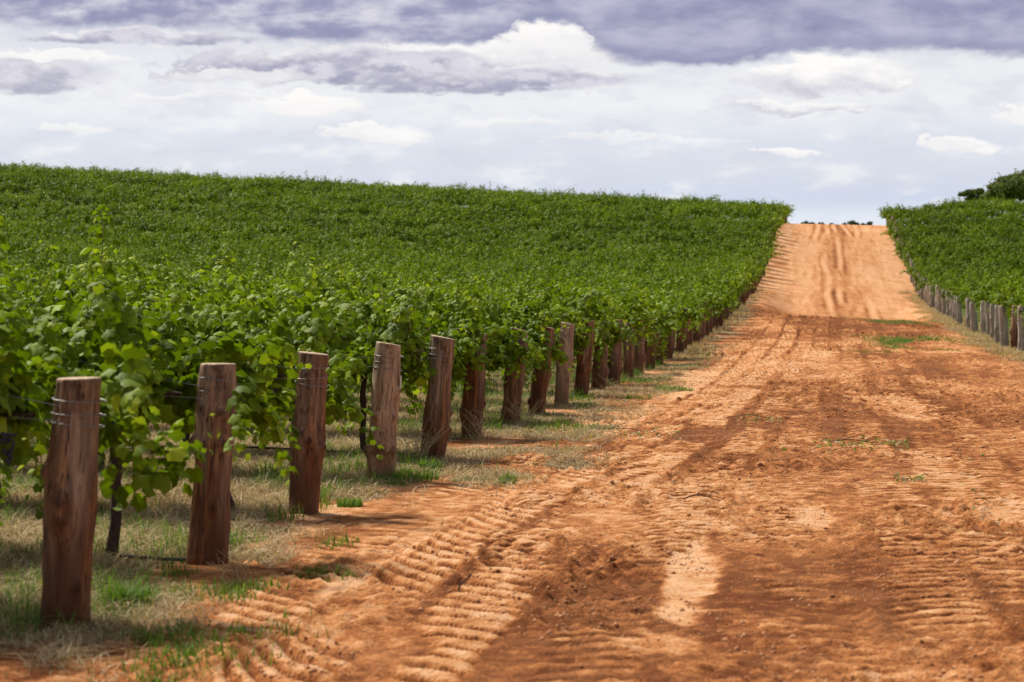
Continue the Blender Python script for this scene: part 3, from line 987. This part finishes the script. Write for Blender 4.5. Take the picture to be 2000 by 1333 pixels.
# ------------------------------------------------------------------ vines
def build_vines():
    VS = 1.8
    spots = []            # side, row, k, x, y, end?
    for i, (x, y) in enumerate(POSTS_L):
        off = [.50, .62, .55, .75, .70, .35, .35, .42, .70, .35][i] if i < 10 else rng0.uniform(.3, .7)
        k = 0
        while True:
            d = off + k * VS
            vx, vy = x + RD[0] * d, y + RD[1] * d
            if vx < -0.235 * vy - 1.6:
                break
            spots.append(('L', i, k, vx, vy))
            k += 1
    for i, (x, y) in enumerate(POSTS_R):
        off = rng0.uniform(.85, 1.2) if y < 135 else rng0.uniform(.2, .6) if y > 165 else .7
        k = 0
        while True:
            d = off + k * VS
            vx, vy = x - RD[0] * d, y - RD[1] * d
            if vx > 0.235 * vy + 1.6:
                break
            spots.append(('R', i, k, vx, vy))
            k += 1
    spots.sort(key=lambda t: t[4])
    near, far = spots[:296], spots[296:]
    protos = []
    for k in range(7):
        r_ = np.random.default_rng(1000 + k)
        L, path, ns = vine_shoots(r_, 54, -.95, .95, per=3.8, steps=(10, 18), lsz=.95, upr=.05)
        if k % 2 == 0:
            Ls, _, _ = vine_shoots(r_, 4, -.1, .1, zc=.45, steps=(4, 7))
            L = [np.concatenate([a, b]) for a, b in zip(L, Ls)]
        protos.append((foliage_mesh('foliage', L, 0), cane_mesh('canes', path, ns), trunk_mesh('trunk', r_)))
    plain = []
    for k in range(8):
        r_ = np.random.default_rng(1200 + k)
        L, path, ns = vine_shoots(r_, 36, -.95, .95)
        plain.append((foliage_mesh('foliage', L[:3] + [L[3] * 1.06] + L[4:], 1), trunk_mesh('trunk', r_, k=6)))
    grapes = [grape_mesh('grape_cluster', np.random.default_rng(70 + k)) for k in range(3)]
    for side, i, k, x, y in near:
        r_ = np.random.default_rng(int(5000 + i * 97 + k * 13 + (7777 if side == 'R' else 0)))
        z = gz(x, y)
        px, py = (POSTS_L if side == 'L' else POSTS_R)[i]
        if side == 'L' and i < 12:
            root = bpy.data.objects.new('grapevine', None)
            COL.objects.link(root)
            root.location = (x, y, z)
            root.rotation_euler = (0, 0, ROW_ANG)
            root.empty_display_size = .3
            if k == 0:
                # end vine: unique, spills round its post
                dpost = float(np.hypot(px - x, py - y))
                L, path, ns = vine_shoots(r_, 46, -1.0, dpost * (.55 if i < 4 else .95), per=3.6, lsz=.95, upr=.04)
                L2, path2, ns2 = vine_shoots(r_, [24, 18, 12, 9, 14, 22, 20, 18, 9, 18][i] if i < 10 else 15, dpost - .5, dpost + (.12 if i < 2 else .0), steps=(6, 15) if i < 2 else (5, 11), xbias=.6, zc=.98, lean=.9, ybias=0 if i < 4 or i == 8 else -.5, per=3.6, lsz=.95, upr=.04)
                if i < 3:
                    L3, path3, ns3 = vine_shoots(r_, [13, 7, 5][i], dpost + .02, dpost + [.42, .2, .15][i], steps=(5, 8), xbias=.3, zc=.95, lean=.45, hang=.6, upr=0, per=3.6, lsz=.85)
                    L3[0][:, 1] += .18
                    L3[0][:, 2] = np.maximum(L3[0][:, 2] * .95 - .10 - .35 * np.clip(L3[0][:, 0] - dpost - .1, 0, .6), .2)
                    L2 = [np.concatenate([a, b]) for a, b in zip(L2, L3)]
                if 5 <= i <= 7 or i >= 9:
                    L2[0][:, 1] -= .2
                    L2[0][:, 2] -= .08
                if i < 4:
                    m = (L2[0][:, 2] < 1.45 - .25 * np.clip(L2[0][:, 0] - dpost, 0, 1))
                    L2 = [a[m] for a in L2]
                L = [np.concatenate([a, b]) for a, b in zip(L, L2)]
                if i < 4 or i == 8:
                    lw = .28
                    keep = ~((np.abs(L[0][:, 0] - dpost - .03) < lw) & (L[0][:, 1] < .17))
                    if i == 0:
                        keep &= ~((L[0][:, 0] < dpost) & (L[0][:, 2] > 1.75))
                    L = [a[keep] for a in L]
                elif i == 4:
                    keep = ~((np.abs(L[0][:, 0] - dpost - .03) < .19) & (L[0][:, 1] < .17) & (L[0][:, 2] > .93))
                    L = [a[keep] for a in L]
                link('foliage', foliage_mesh('foliage', L, 0), parent=root)
                if i < 4:
                    sel = path[:, :, 0].max(1) < dpost - .18
                    link('canes', cane_mesh('canes', path[sel], ns[sel]), parent=root)
                else:
                    link('canes', cane_mesh('canes', path, ns), parent=root)
                link('trunk', trunk_mesh('trunk', r_, x1=max(.1, dpost - .15)), parent=root)
            else:
                f, c, t = protos[int(r_.integers(0, 7))]
                link('foliage', f, parent=root)
                link('canes', c, parent=root)
                link('trunk', t, parent=root)
                root.rotation_euler[2] += math.pi * int(r_.integers(0, 2))
                sc_ = r_.uniform(.93, 1.06)
                root.scale = (1.0, r_.uniform(.95, 1.15), sc_ * 1.05)
            for q in range(int(r_.integers(2, 4))):
                link('grape_cluster', grapes[q % 3], parent=root, loc=(r_.uniform(-.7, .3), r_.uniform(-.32, -.1), r_.uniform(.78, .95)), rot=(0, 0, r_.uniform(0, 6)))
        else:
            root = bpy.data.objects.new('grapevine', None)
            COL.objects.link(root)
            root.location = (x, y, z)
            root.rotation_euler = (0, 0, ROW_ANG + math.pi * int(r_.integers(0, 2)))
            root.scale = (1.0, r_.uniform(.9, 1.15), r_.uniform(.9, 1.1) * (1.22 if side == 'R' else 1.0))
            f, t = plain[int(r_.integers(0, 8))]
            link('foliage', f, parent=root)
            link('trunk', t, parent=root)
        sd = 'left' if side == 'L' else 'right'
        if k == 0:
            lab = f'leafy green grapevine at the track end of the {ordw(i + 1)} row, {sd} vineyard'
        else:
            lab = f'leafy green grapevine, {ordw(k + 1)} from the track in the {ordw(i + 1)} row, {sd} vineyard'
        tag(root, lab, 'grapevine', f'grapevines of the {sd} vineyard')
    # the rest, merged
    rngf = np.random.default_rng(99)
    for side, nm in (('L', 'left'), ('R', 'right')):
        Vs, Ts, n = [], [], 0
        Fs = []
        sets = []
        for k in range(12):
            r_ = np.random.default_rng(1500 + k)
            L, _, _ = vine_shoots(r_, 30, -.95, .95, upr=.3, hang=.1, lean=.62)
            big = L[3] * 1.2
            sets.append((L, big))
        for s_, i, k, x, y in far:
            if s_ != side:
                continue
            L, big = sets[int(rngf.integers(0, 12))]
            m = rngf.random(len(big)) < (.95 if y < 130 else .8)
            sc_ = np.array([1.0, rngf.uniform(.88, 1.2), rngf.uniform(.8, 1.18)])
            P = L[0][m] * sc_
            N = L[1][m].copy()
            T = L[2][m].copy()
            if rngf.random() < .5:
                for a in (P, N, T):
                    a[:, :2] *= -1
            V, F, kk = leaves_geo(P, N, T, big[m] * (1.0 if y < 130 else 1.15), 2)
            ca, sa = math.cos(ROW_ANG), math.sin(ROW_ANG)
            Vx = V[:, 0] * ca - V[:, 1] * sa + x
            Vy = V[:, 0] * sa + V[:, 1] * ca + y
            Vz = V[:, 2]
            gzv = float(base_z(np.array([x]), np.array([y]))[0])
            Vs.append(np.stack([Vx, Vy, Vz + gzv], -1))
            Fs.append(F + n)
            n += len(V)
            Ts.append(np.repeat(np.clip(L[4][m] - .10 + rngf.normal(0, .08), 0, 1), kk))
        if not Vs:
            continue
        me = mk_mesh('far_grapevines', np.concatenate(Vs), [np.concatenate(Fs)], M_LEAF, attrs={'tint': np.concatenate(Ts)})
        o = link('far_grapevines', me)
        tag(o, f'dense green mass of distant vine rows covering the {nm} hillside', 'vineyard', kind='stuff')


build_vines()


# ------------------------------------------------------------------ trellis wires and drip hoses
def build_wires():
    for i in range(0, 9):
        x, y = POSTS_L[i]
        z = gz(x, y)
        for k, h in enumerate((1.07, 1.0)):
            n = 24
            u = np.linspace(0, 1, n)
            Lg = 8 + i * 1.5
            P = np.stack([RD[0] * u * Lg, RD[1] * u * Lg - .11, h + .02 * np.sin(u * 30) + .25 * sst(u, 0, .15) * (k == 0)], -1)
            V, Q = tube(P, .0017, 5)
            A = Acc()
            A.add(V, Q)
            o = link('trellis_wire', A.mesh('trellis_wire', M_WIRE), loc=(x, y, z))
            tag(o, f'{"upper" if k == 0 else "lower"} steel trellis wire running left from the {ordw(i + 1)} log post', 'wire', 'trellis wires')
    for i in (1, 4):
        x, y = POSTS_L[i]
        if i == 1:
            u = np.linspace(-.3, .1, 12)
            P = np.stack([-.0 + RD[0] * (u + .40), RD[1] * u + 0 * u - .12, .05 + .012 * np.sin(u * 5)], -1)
        else:
            u = np.linspace(.18, 9, 60)
            P = np.stack([RD[0] * u, RD[1] * u + .05 * np.sin(u * 2), .075 + .03 * np.sin(u * 1.7 + i)], -1)
        V, Q = tube(P, .011, 8)
        A = Acc()
        A.add(V, Q)
        o = link('drip_hose', A.mesh('drip_hose', M_HOSE), loc=(x, y, gz(x, y)))
        tag(o, f'thin black drip irrigation hose low along the row of the {ordw(i + 1)} log post', 'hose', 'drip irrigation hoses')


build_wires()


# ------------------------------------------------------------------ grass, straw and litter
def blades(rng, x, y, h, w, curve, seg=3, z=None, lean=None):
    n = len(x)
    if z is None:
        z = ground_at(x, y) - .005
    a = rng.uniform(0, 2 * np.pi, n)
    ld = np.stack([np.cos(a), np.sin(a)], -1)
    wd = np.stack([-np.sin(a), np.cos(a)], -1)
    ln = curve if lean is None else lean
    rows = []
    for k in range(seg + 1):
        t = k / seg
        cx = x + ld[:, 0] * h * ln * t * t
        cy = y + ld[:, 1] * h * ln * t * t
        cz = z + h * (t - .35 * np.minimum(ln, 1.6) * t * t)
        if k < seg:
            ww = w * (1 - t * .75)
            rows.append(np.stack([cx - wd[:, 0] * ww, cy - wd[:, 1] * ww, cz], -1))
            rows.append(np.stack([cx + wd[:, 0] * ww, cy + wd[:, 1] * ww, cz], -1))
        else:
            rows.append(np.stack([cx, cy, cz], -1))
    V = np.stack(rows, 1)
    k = V.shape[1]
    b = (np.arange(n) * k)[:, None]
    Q = np.concatenate([b + np.array([2 * s, 2 * s + 1, 2 * s + 3, 2 * s + 2]) for s in range(seg - 1)])
    T = b + np.array([2 * seg - 2, 2 * seg - 1, 2 * seg])
    return V.reshape(-1, 3), Q, T, k


def grass_obj(name, rng, x, y, h, w, curve, mat, tint, label, cat, kind='stuff', seg=3, origin=None):
    V, Q, T, k = blades(rng, x, y, h, w, curve, seg)
    loc = (0, 0, 0)
    if origin is not None:
        loc = (origin[0], origin[1], gz(*origin))
        V = V - np.array(loc)
    me = mk_mesh(name, V, [Q, T], mat, attrs={'tint': np.repeat(tint, k)})
    o = link(name, me, loc=loc)
    tag(o, label, cat, kind=kind)
    return o


def build_growth():
    rng = np.random.default_rng(77)
    # scattered candidates over verge and rows; denser near the camera
    def cand(n, y0, y1, e0, e1, pw=1.0):
        y = y0 + (y1 - y0) * rng.random(n) ** pw
        e = rng.uniform(e0, e1, n)
        return fence_left(y) + e, y, e
    # green grass
    x, y, e = cand(420000, 9.5, 62, -7.5, 1.9, 1.5)
    vis = x > -0.235 * y - .4
    clump = fbm(x * 1.9, y * 1.2, 200, 3)
    patch = fbm(x * .55, y * .4, 201, 2)
    dens = np.where(e < .15, sst(clump + .5 * patch, -.02, .35) * .75, sst(clump + .35 * patch, .24, .5) * (1 - sst(e, .5, 1.5)))
    dens = dens * (0.35 + .65 * (np.abs(fbm(x * 3, y * 3, 203, 2)) < .4))
    kp = vis & (rng.random(len(x)) < dens)
    x, y, e = x[kp], y[kp], e[kp]
    n = len(x)
    big = np.where(e < 0.1, 1.0, .5)
    h = rng.uniform(.05, .20, n) * big * (1 + .4 * sst(y, 20, 50))
    grass_obj('green_grass', rng, x, y, h, rng.uniform(.0022, .0045, n) * (1 + y / 45), rng.uniform(.2, 1.0, n), M_GRASS,
              np.clip(rng.normal(.45, .2, n), 0, 1), 'short bright green grass growing under and beside the vine rows', 'grass')
    # straw: upright thin and matted
    x, y, e = cand(620000, 9.5, 70, -6.5, 2.2, 1.5)
    vis = x > -0.235 * y - .4
    clump = fbm(x * 1.3, y * .9, 220, 3)
    wv = np.interp(y, [11, 14, 17, 19.5, 22, 27, 33, 50, 80], [.75, .55, .6, 1.25, 1.9, 1.6, 1.2, 1.0, 1.2])
    edge = 1 - sst(e - wv + .5 * fbm(x * 1.1, y * .5, 221, 2), -.3, .35)
    dens = np.where(e < -.15, .55, 0) + edge * sst(fbm(x * 1.6, y * 0.9, 50, 3) + .14 + .16 * sst(y, 16, 26), 0, .5) * (.45 + .55 * sst(clump, -.3, .3))
    kp = vis & (rng.random(len(x)) < dens)
    x, y, e = x[kp], y[kp], e[kp]
    n = len(x)
    h = rng.uniform(.03, .13, n) * (1 + .9 * (e < -.15) * rng.random(n))
    flat = rng.uniform(.6, 3.0, n)
    grass_obj('dry_grass', rng, x, y, h, rng.uniform(.0018, .0038, n) * (1 + y / 50), flat, M_STRAW, np.clip(rng.normal(.52, .32, n), 0, 1),
              'matted dry straw and dead grass along the left verge', 'dry grass')
    # right verge
    m = 130000
    y = 55 + 95 * rng.random(m) ** 1.1
    r = rng.uniform(-.8, 2.6, m)
    x = fence_right(y) - r
    dens = sst(1.2 - r + .9 * fbm(x * .8, y * .35, 230, 3), 0, 1.0) * sst(fbm(x * 1.5, y * .6, 231, 2) + .5, 0, .6)
    kp = (x < .235 * y + .5) & (rng.random(m) < dens)
    x, y = x[kp], y[kp]
    n = len(x)
    grass_obj('dry_grass', rng, x, y, rng.uniform(.05, .26, n), rng.uniform(.005, .010, n), rng.uniform(.3, 1.8, n), M_STRAW, np.clip(rng.normal(.6, .22, n), 0, 1),
              'tawny dead grass at the foot of the grey posts on the right', 'dry grass')
    m = 90000
    y = 60 + 60 * rng.random(m)
    r = rng.uniform(.6, 6.5, m)
    x = fence_right(y) - r
    dens = sst(fbm(x * .5, y * .2, 54, 3) + .12 * fbm(x * 3, y * 2, 240, 2), .16, .42) * np.exp(-((r - 3.0) / 1.6) ** 2)
    kp = (rng.random(m) < dens)
    x, y = x[kp], y[kp]
    n = len(x)
    grass_obj('green_weeds', rng, x, y, rng.uniform(.03, .11, n), rng.uniform(.006, .012, n), rng.uniform(.3, 1.5, n), M_GRASS, np.clip(rng.normal(.4, .2, n), 0, 1),
              'low green weeds spreading over the sand near the right verge', 'weeds')
    # verge far on the left
    m = 60000
    y = 60 + 110 * rng.random(m)
    r = rng.uniform(-.5, 2.0, m)
    x = fence_left(y) + r
    dens = sst(.9 - r + .8 * fbm(x * .8, y * .35, 250, 3), 0, 1.0) * (1 - .8 * sst(y, 85, 130))
    kp = (rng.random(m) < dens)
    x, y = x[kp], y[kp]
    n = len(x)
    tt = np.clip(rng.normal(.5, .25, n), 0, 1)
    grass_obj('dry_grass', rng, x, y, rng.uniform(.05, .25, n), rng.uniform(.006, .012, n), rng.uniform(.3, 1.6, n), M_STRAW, tt,
              'thin pale dead grass along the far part of the left verge', 'dry grass')
    # single tufts
    for tx, ty, n, rad, hh, lab in [
            (-1.98, 12.05, 420, .13, .16, 'bright green grass tuft right of the foot of the nearest post'),
            (-1.25, 17.9, 300, .10, .11, 'small green grass tuft right of the foot of the third post'),
            (-.95, 20.6, 620, .30, .16, 'wide green grass clump round the foot of the fourth post'),
            (-.78, 21.9, 320, .12, .17, 'dark green grass tuft between the fourth and fifth posts'),
            (-.05, 20.2, 200, .09, .10, 'lone green grass tuft on sand beyond the straw, right of fifth post'),
            (.62, 28.6, 500, .45, .15, 'low green grass clump on the verge right of the seventh post'),
            (2.9, 41.5, 520, .36, .14, 'green grass patch on the verge near the eleventh post')]:
        a = rng.uniform(0, 6.28, n)
        rr = rad * np.sqrt(rng.random(n))
        grass_obj('grass_tuft', rng, tx + rr * np.cos(a), ty + rr * np.sin(a) * 1.3, rng.uniform(.4, 1.0, n) * hh, rng.uniform(.0025, .0045, n) * (1 + ty / 60),
                  rng.uniform(.2, 1.1, n), M_GRASS, np.clip(rng.normal(.5, .2, n), 0, 1), lab, 'grass tuft', kind=None, origin=(tx, ty))
    # dry weeds with bare pale stems
    for q, (tx, ty, n, hh, lab) in enumerate([
            (-.93, 22.9, 34, .42, 'tall dry weed with bare pale stems left of the fifth post'),
            (-.36, 26.4, 20, .40, 'dry branching weed in front of the sixth post'),
            (.16, 29.2, 22, .42, 'dry branching weed at the foot of the seventh post'),
            (1.62, 36.5, 24, .40, 'bleached dry weed on the verge beside the tenth post'),
            (-1.55, 13.0, 12, .20, 'short dead weed stalks right of the nearest post')]):
        A = Acc()
        for k in range(n):
            a = rng.uniform(0, 6.28)
            l = hh * rng.uniform(.5, 1.15)
            o = rng.uniform(.2, .9)
            u = np.linspace(0, 1, 6)
            bx, by = rng.normal(0, .05, 2)
            P = np.stack([bx + math.cos(a) * o * l * u ** 1.2, by + math.sin(a) * o * l * u ** 1.2, l * (u - .2 * o * u * u)], -1)
            P[:, :2] += rng.normal(0, .006, (6, 2))
            V, Q = tube(P, np.linspace(.0028, .001, 6), 4)
            A.add(V, Q)
            for b in range(2):
                j = rng.integers(2, 5)
                e_ = P[j] + np.array([rng.normal(0, .08), rng.normal(0, .08), rng.uniform(.03, .12)])
                V, Q = tube(np.array([P[j], (P[j] + e_) / 2 + rng.normal(0, .006, 3), e_]), np.array([.0018, .0014, .0009]), 4)
                A.add(V, Q)
        me = A.mesh('dry_weed', M_STRAW)
        at = me.attributes.new('tint', 'FLOAT', 'POINT')
        at.data.foreach_set('value', np.full(len(me.vertices), .75, np.float32))
        o = link('dry_weed', me, loc=(tx, ty, gz(tx, ty)))
        tag(o, lab, 'weed')
    # twigs on the track
    for q, (X, Yp, ln, lab) in enumerate([
            (1475, 820, .9, 'dark forked twig lying across the track beyond the smooth oval patch'),
            (1690, 868, 1.0, 'brown twig in the leafy litter line across the middle of the track'),
            (905, 1165, .18, 'short dark twig standing up from the tyre marks in the foreground'),
            (1235, 845, .9, 'dark dead vine cutting at the left edge of the sand'),
            (1385, 985, .4, 'thin twig on churned sand near the middle of the track'),
            (660, 1030, .3, 'thin forked twig on the sand right of the third post')]):
        d = 7158 / (Yp - 590)
        tx, ty = (X - 1000) * d / 4545, d
        A = Acc()
        u = np.linspace(0, 1, 9)
        ang = rng.uniform(-.3, .3)
        up = .9 if ln == .18 else 0
        P = np.stack([(u - .5) * ln * math.cos(ang) * (1 - .6 * up), (u - .5) * ln * math.sin(ang), .02 + .03 * np.sin(u * 5) + up * ln * u], -1)
        P += rng.normal(0, .008, P.shape) * (ln)
        V, Q = tube(P, np.linspace(.007, .003, 9), 6)
        A.add(V, Q)
        for b in range(3):
            j = 2 + b * 2
            e_ = P[j] + np.array([rng.uniform(.05, .2) * ln, rng.normal(0, .15) * ln, rng.uniform(.0, .06)])
            V, Q = tube(np.array([P[j], (P[j] + e_) / 2 + [0, 0, .01], e_]), np.array([.004, .003, .002]), 5)
            A.add(V, Q)
        o = link('twig', A.mesh('twig', M_TWIG), loc=(tx, ty, float(ground_at(tx, ty)[0])))
        tag(o, lab, 'twig')
    # leaf litter lines across the track
    P_, N_, T_, S_, C_ = [], [], [], [], []
    for X0, X1, Yp, n, gr in [(1585, 1780, 868, 240, .5), (1440, 1525, 820, 110, .5), (1745, 1810, 938, 70, .9), (1870, 1960, 968, 60, .9),
                              (1130, 1330, 850, 200, .3), (1500, 1800, 880, 70, .4)]:
        X = rng.uniform(X0, X1, n)
        Yy = Yp + rng.normal(0, 5 if n > 65 else 50, n)
        Yy = np.maximum(Yy, 700)
        d = 7158 / (Yy - 590)
        xx = (X - 1000) * d / 4545
        g = ground_at(xx, d)
        P_.append(np.stack([xx, d, g + .012], -1))
        N_.append(np.stack([rng.normal(0, .5, n), rng.normal(0, .5, n), np.ones(n)], -1))
        T_.append(rng.normal(0, 1, (n, 3)))
        S_.append(rng.uniform(.02, .045, n))
        C_.append(np.where(rng.random(n) < gr, rng.uniform(.1, .5, n), rng.uniform(.5, 1, n)))
    L = [np.concatenate(a) for a in (P_, N_, T_, S_, C_)]
    g = rng.random(len(L[0])) < .45
    o = link('leaf_litter', foliage_mesh('leaf_litter', [a[g] for a in L], 1, M_GRASS))
    tag(o, 'scattered green fallen leaves lying in lines across the track', 'leaf litter', kind='stuff')
    o = link('leaf_litter', foliage_mesh('leaf_litter', [a[~g] for a in L], 1, M_STRAW))
    tag(o, 'scattered dry tan leaves and chaff lying across the track', 'leaf litter', kind='stuff')
    # crumbs of earth
    n = 70000
    y = 9 + 50 * rng.random(n) ** 1.6
    e = rng.uniform(.6, 9.5, n)
    x = fence_left(y) + e
    cl = fbm(x * 1.2, y * .7, 260, 3)
    kp = (np.abs(x) < .235 * y) & (rng.random(n) < sst(cl, -.15, .4))
    x, y = x[kp], y[kp]
    n = len(x)
    z = ground_at(x, y)
    s = rng.lognormal(-5.0, .45, n) * (1 + y / 60)
    OV = np.array([[1, 0, 0], [-1, 0, 0], [0, 1, 0], [0, -1, 0], [0, 0, 1], [0, 0, -1], ], float)
    OF = np.array([[0, 2, 4], [2, 1, 4], [1, 3, 4], [3, 0, 4], [2, 0, 5], [1, 2, 5], [3, 1, 5], [0, 3, 5]])
    a = rng.uniform(0, 6.28, n)
    jit = rng.uniform(.6, 1.2, (n, 6, 1))
    O = OV[None] * jit
    Ox = O[..., 0] * np.cos(a)[:, None] - O[..., 1] * np.sin(a)[:, None]
    Oy = O[..., 0] * np.sin(a)[:, None] + O[..., 1] * np.cos(a)[:, None]
    V = np.stack([x[:, None] + Ox * s[:, None], y[:, None] + Oy * s[:, None], z[:, None] + O[..., 2] * s[:, None] * .75], -1).reshape(-1, 3)
    F = (OF[None] + (np.arange(n) * 6)[:, None, None]).reshape(-1, 3)
    o = link('earth_clods', mk_mesh('earth_clods', V, [F], M_CLOD))
    tag(o, 'small crumbly red earth clods scattered over the churned track', 'earth clods', kind='stuff')


build_growth()


# ------------------------------------------------------------------ trees beyond the crest
def tree(name, x, y, zg, H, lobes, nleaf, size, seed, label, cat, group=None, mat=None):
    rng = np.random.default_rng(seed)
    root = bpy.data.objects.new(name, None)
    COL.objects.link(root)
    root.location = (x, y, zg)
    A = Acc()
    u = np.linspace(0, 1, 8)
    P = np.stack([.15 * np.sin(u * 3), .1 * np.sin(u * 2), -.5 + u * H * .55], -1)
    V, Q = tube(P, np.linspace(H * .035, H * .018, 8), 10)
    A.add(V, Q)
    Pl, Nl, Tl, Cl = [], [], [], []
    tot = sum(l[3] ** 2 for l in lobes)
    for lx, ly, lz, lr in lobes:
        c = np.array([lx, ly, lz])
        m = np.linspace(0, 1, 6)[:, None]
        st = P[-2]
        Pb = st + (c - st) * m + np.sin(m * 3.1) * np.array([0, 0, .3])
        V, Q = tube(Pb, np.linspace(H * .014, H * .004, 6), 7)
        A.add(V, Q)
        n = int(nleaf * lr ** 2 / tot)
        # clumps on an uneven shell
        ncl = max(6, n // 40)
        cd = norm(rng.normal(0, 1, (ncl, 3)))
        cd[:, 2] = np.abs(cd[:, 2]) * .9 - .25
        cc = c + cd * lr * rng.uniform(.35, 1.0, (ncl, 1)) * np.array([1, 1, .8])
        idx = rng.integers(0, ncl, n)
        q = cc[idx] + rng.normal(0, lr * .16, (n, 3)) * np.array([1, 1, .6])
        Pl.append(q)
        Nl.append(norm(q - c) + rng.normal(0, .5, (n, 3)) + np.array([0, 0, .4]))
        Tl.append(rng.normal(0, .6, (n, 3)) + np.array([0, 0, -.8]))
        ct = rng.uniform(.15, .75, ncl)
        Cl.append(np.clip(ct[idx] + rng.normal(0, .12, n), 0, 1))
    L = [np.concatenate(Pl), np.concatenate(Nl), np.concatenate(Tl), None, np.concatenate(Cl)]
    L[3] = rng.uniform(.7, 1.3, len(L[0])) * size
    link('trunk', A.mesh('trunk', M_GUMBARK), parent=root)
    link('crown', foliage_mesh('crown', L, 1, mat or M_GUM), parent=root)
    tag(root, label, cat, group)


def build_trees():
    # big gum behind the right vineyard (x 56..66, crown top about 16 m above eye level)
    y = 282.0
    z = gz(60, y)
    top = 1.575 + (590 - 333) / 4545 * y
    H = top - z
    k = y / 4545
    def L(X, Y, r, dy=0):
        return ((X - 1975) * k, dy, (590 - Y) * k + 1.575 - z, r)
    tree('gum_tree', (1975 - 1000) * k, y, z, H,
         [L(1970, 358, 1.9), L(2000, 352, 2.1, .8), L(1948, 368, 1.3, -.5), L(2040, 365, 2.4), L(1985, 378, 2.2, 1), L(1955, 385, 1.5), L(2075, 380, 2.0), L(1940, 380, 1.3), L(1928, 386, 1.0), L(1962, 372, 1.9, -1), L(1990, 366, 2.2, -1.2), L(2020, 380, 2.4, -1)],
         30000, .26, 21, 'large dark green rounded tree rising behind the right vineyard', 'tree')
    tree('gum_tree', (1915 - 1000) * k, y + 6, z, H * .7,
         [((1898 - 1915) * k, 0, (590 - 376) * k + 1.575 - z, .62), ((1912 - 1915) * k, 0, (590 - 374) * k + 1.575 - z, .85), ((1930 - 1915) * k, .3, (590 - 371) * k + 1.575 - z, .85), ((1922 - 1915) * k, 0, (590 - 384) * k + 1.575 - z, 1.0), ((1940 - 1915) * k, 0, (590 - 384) * k + 1.575 - z, .95)],
         7000, .2, 22, 'small tree with separate leafy clumps left of the large dark tree', 'tree')
    rng = np.random.default_rng(5)
    M_FAR = mat_leaf('distant_leaf', (0.05, 0.07, 0.05, 1), (0.09, 0.12, 0.08, 1), (0.13, 0.17, 0.11, 1), .1, .7)
    names = ['leftmost distant tree peeping over the crest of the track', 'second small distant tree over the crest, left of the track centre',
             'third small distant tree over the crest of the track', 'low distant tree over the middle of the crest',
             'tallest distant tree right of centre over the crest', 'distant tree beyond the crest close to the right vines',
             'rightmost distant tree beside the right vines at the crest']
    for q, (X, Yt, w) in enumerate([(1568, 428, 17), (1586, 431, 14), (1606, 432, 14), (1628, 434, 10), (1656, 428, 13), (1675, 432, 12), (1692, 429, 13)]):
        y = 520.0 + rng.uniform(-20, 20)
        k = y / 4545
        x = (X - 1000) * k
        z = gz(x, y)
        top = 1.575 + (590 - Yt) * k
        H = top - z
        r = w * k * .55
        lobes = [(rng.uniform(-.8, .8) * r, 0, H - r * .9, r), (-r * .9, 0, H - r * 1.5, r * .8), (r * .9, .2, H - r * 1.4, r * .8), (0, 0, H - r * 2, r * 1.1)]
        tree('distant_tree', x, y, z, H, lobes, 900, .3, 40 + q, names[q], 'tree', 'distant trees beyond the crest', M_FAR)


build_trees()
print('objects', len(SC.objects))
